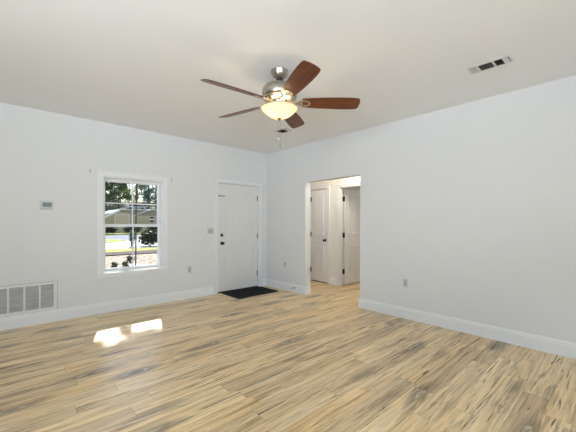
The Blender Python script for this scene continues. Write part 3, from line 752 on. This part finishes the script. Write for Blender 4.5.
# greenery: trunk and limbs as tubes, crowns as many small leaf sprays
def leaves(mb, c, rad, n, size, rnd, drop=0.0):
    for _ in range(n):
        v = Vector((rnd.gauss(0, 1), rnd.gauss(0, 1), rnd.gauss(0, 1))).normalized() * rnd.random() ** .4
        p = Vector(c) + Vector((v.x * rad[0], v.y * rad[1], v.z * rad[2]))
        a = Vector((rnd.gauss(0, 1), rnd.gauss(0, 1), rnd.gauss(0, .5) - drop)).normalized()
        q = a.cross(Vector((rnd.gauss(0, 1), rnd.gauss(0, 1), rnd.gauss(0, 1)))).normalized()
        s = size * rnd.uniform(.6, 1.3)
        vs = [mb.bm.verts.new(p + a * s * u + q * s * w_) for u, w_ in ((-1, 0), (-.2, -.45), (1, 0), (-.2, .45))]
        mb.bm.faces.new(vs)
def make_tree(h, rw, material, seed, n_cl, n_lf, size, base):
    rnd = random.Random(seed); t = thing('tree', None, None)
    bk = MB(); bk.tube((0, 0, -.3), (.1, 0, h * .55), .15, .10, 8); bk.tube((.1, 0, h * .55), (.0, .1, h * .95), .10, .04, 8)
    fo = MB()
    for k in range(n_cl):
        zc = h * (base + (1 - base) * (k + .5) / n_cl); a = rnd.uniform(0, 2 * PI); r = rw * rnd.uniform(.15, .75)
        c = (r * math.cos(a), r * math.sin(a), zc); bk.tube((.05, 0, zc - .8), c, .07, .03, 5)
        leaves(fo, c, (rw * .45, rw * .45, rw * .30), n_lf, size, rnd)
    bk.build('trunk', M['bark'], t, smooth=True); fo.build('foliage', material, t)
    return t
kinds = [make_tree(15, 2.75, M['leaf_dark'], 1, 26, 80, .30, .10), make_tree(14, 2.75, M['leaf_lime'], 2, 24, 70, .30, .12), make_tree(15, 2.75, M['leaf_blue'], 3, 28, 85, .28, .06)]
lab = ['tall dark green tree in the wooded rise at the left of the window view', 'lime green sunlit tree in the middle of the window view', 'blue green tree in the wooded rise at the right of the window view']
spots = []
for r_, y in enumerate((66, 74, 82, 90, 98, 106)):
    x0, x1 = 7.8 + .217 * (y - 50) - 2.5, 16.5 + .37 * (y - 50) + 3
    x = x0 + (r_ * 2.9) % 7.3
    while x < x1:
        u = (x - x0) / (x1 - x0)
        if (abs(x - 19.9) < 6 and abs(y - 75) < 5.5) or (y < 75 and abs(x - 18.3 - (y - 66) * .13) < 4.2): x += 7.3; continue
        spots.append((0 if u < .36 else (1 if u < .58 else 2), x, y)); x += 7.3
def hill_z(y): 
    for (a, za), (c, zc) in zip(P, P[1:5]):
        if a <= y <= c: return za + (zc - za) * (y - a) / (c - a)
    return 0
seen = set()
rt = random.Random(4)
for kd, x, y in spots:
    o = kinds[kd] if kd not in seen else copy_tree(kinds[kd]); seen.add(kd)
    o.location = (x, y, hill_z(y)); s = rt.uniform(.88, 1.04); o.scale = (s, s, s); o.rotation_euler = (0, 0, rt.uniform(0, 6))
    tag(o, lab[kd], 'tree', ['dark trees behind the house', 'lime trees behind the house', 'blue green trees behind the house'][kd])
def make_shrub(name, label, cat, loc, rad, n, size, material, seed, group=None, stems=5, drop=.0):
    rnd = random.Random(seed); t = thing(name, label, cat, loc, group=group)
    st = MB(); fo = MB()
    for k in range(stems):
        a = rnd.uniform(0, 2 * PI); c = (rad[0] * .5 * math.cos(a), rad[1] * .5 * math.sin(a), rad[2] * rnd.uniform(.8, 1.3))
        st.tube((0.02 * math.cos(a), .02 * math.sin(a), -.05), c, .02, .008, 5)
        leaves(fo, c, (rad[0] * .6, rad[1] * .6, rad[2] * .7), n // stems, size, rnd, drop)
    st.build('stem', M['bark'], t); fo.build('foliage', material, t)
    return t
hg = None
for k in range(8):
    x = 3.5 + k * 3.3
    if hg is None: o = hg = make_shrub('hedge_bush', None, None, (0, 0, 0), (1.25, 1.0, .62), 900, .16, M['leaf_hedge'], 11)
    else: o = copy_tree(hg)
    o.location = (x, 43.5, GZ + .1); o.rotation_euler = (0, 0, (k % 2) * PI)
    tag(o, 'dark green bush in the hedge before the tan house', 'bush', 'hedge bushes before the house')
make_shrub('shrub', 'wide dark layered shrub beyond the mulch at right of the lower pane', 'shrub', (3.8, 18.0, GZ), (.72, .6, .62), 900, .13, M['leaf_hedge'], 21, stems=8)
make_shrub('shrub', 'grey green upright shrub just left of the wide dark shrub', 'shrub', (2.62, 18.2, GZ), (.22, .28, .62), 300, .10, M['leaf_blue'], 22)
make_shrub('shrub', 'small yellow green sunlit shrub at the right edge of the lower pane', 'shrub', (4.2, 16.3, GZ), (.32, .3, .38), 260, .09, M['leaf_lime'], 23)
pl = None
for k, (x, y) in enumerate([(-1.50, 7.75), (-1.20, 6.95), (-1.0, 7.5), (-.78, 6.98), (-.62, 7.75), (-.15, 8.6)]):
    if pl is None: o = pl = make_shrub('young_plant', None, None, (0, 0, 0), (.16, .16, .14), 90, .05, M['leaf_hedge'], 31, stems=4)
    else: o = copy_tree(pl)
    o.location = (x, y, GZ); s = [1.3, .7, .8, .7, .8, 1.1][k]; o.scale = (s, s, s); o.rotation_euler = (0, 0, k * 2.0)
    tag(o, 'small dark green plant in the straw bed outside the window', 'plant', 'young plants in the straw bed')

o = thing('tree', 'slender young tree with a thin trunk by the front walk', 'tree', (-.33, 7.42, GZ))
rnd = random.Random(5)
b = MB(); b.tube((0, 0, -.2), (.01, 0, 3.0), .026, .024, 8); b.tube((.01, 0, 3.0), (0, 0, 8.1), .024, .008, 8); fo = MB()
for k in range(46):  # crown above the view, shaped to cut the sun into floor patches
    z = 6.98 + k * .034; a = k * 2.4; r = .95 * math.sqrt(((k * 7) % 46 + 1) / 46); c = (r * math.cos(a), r * .7 * math.sin(a), z)
    b.tube((0, 0, z - .25), c, .010, .004, 5); leaves(fo, c, (.24, .24, .18), 130, .085, rnd)
for k in range(3): leaves(fo, (-.03 + .02 * k, 0, 6.28 + .15 * k), (.075, .14, .10), 60, .05, rnd)  # leaf clumps added to part the two sun patches
b.build('trunk', M['bark'], o, smooth=True); fo.build('foliage', M['leaf_lime'], o)
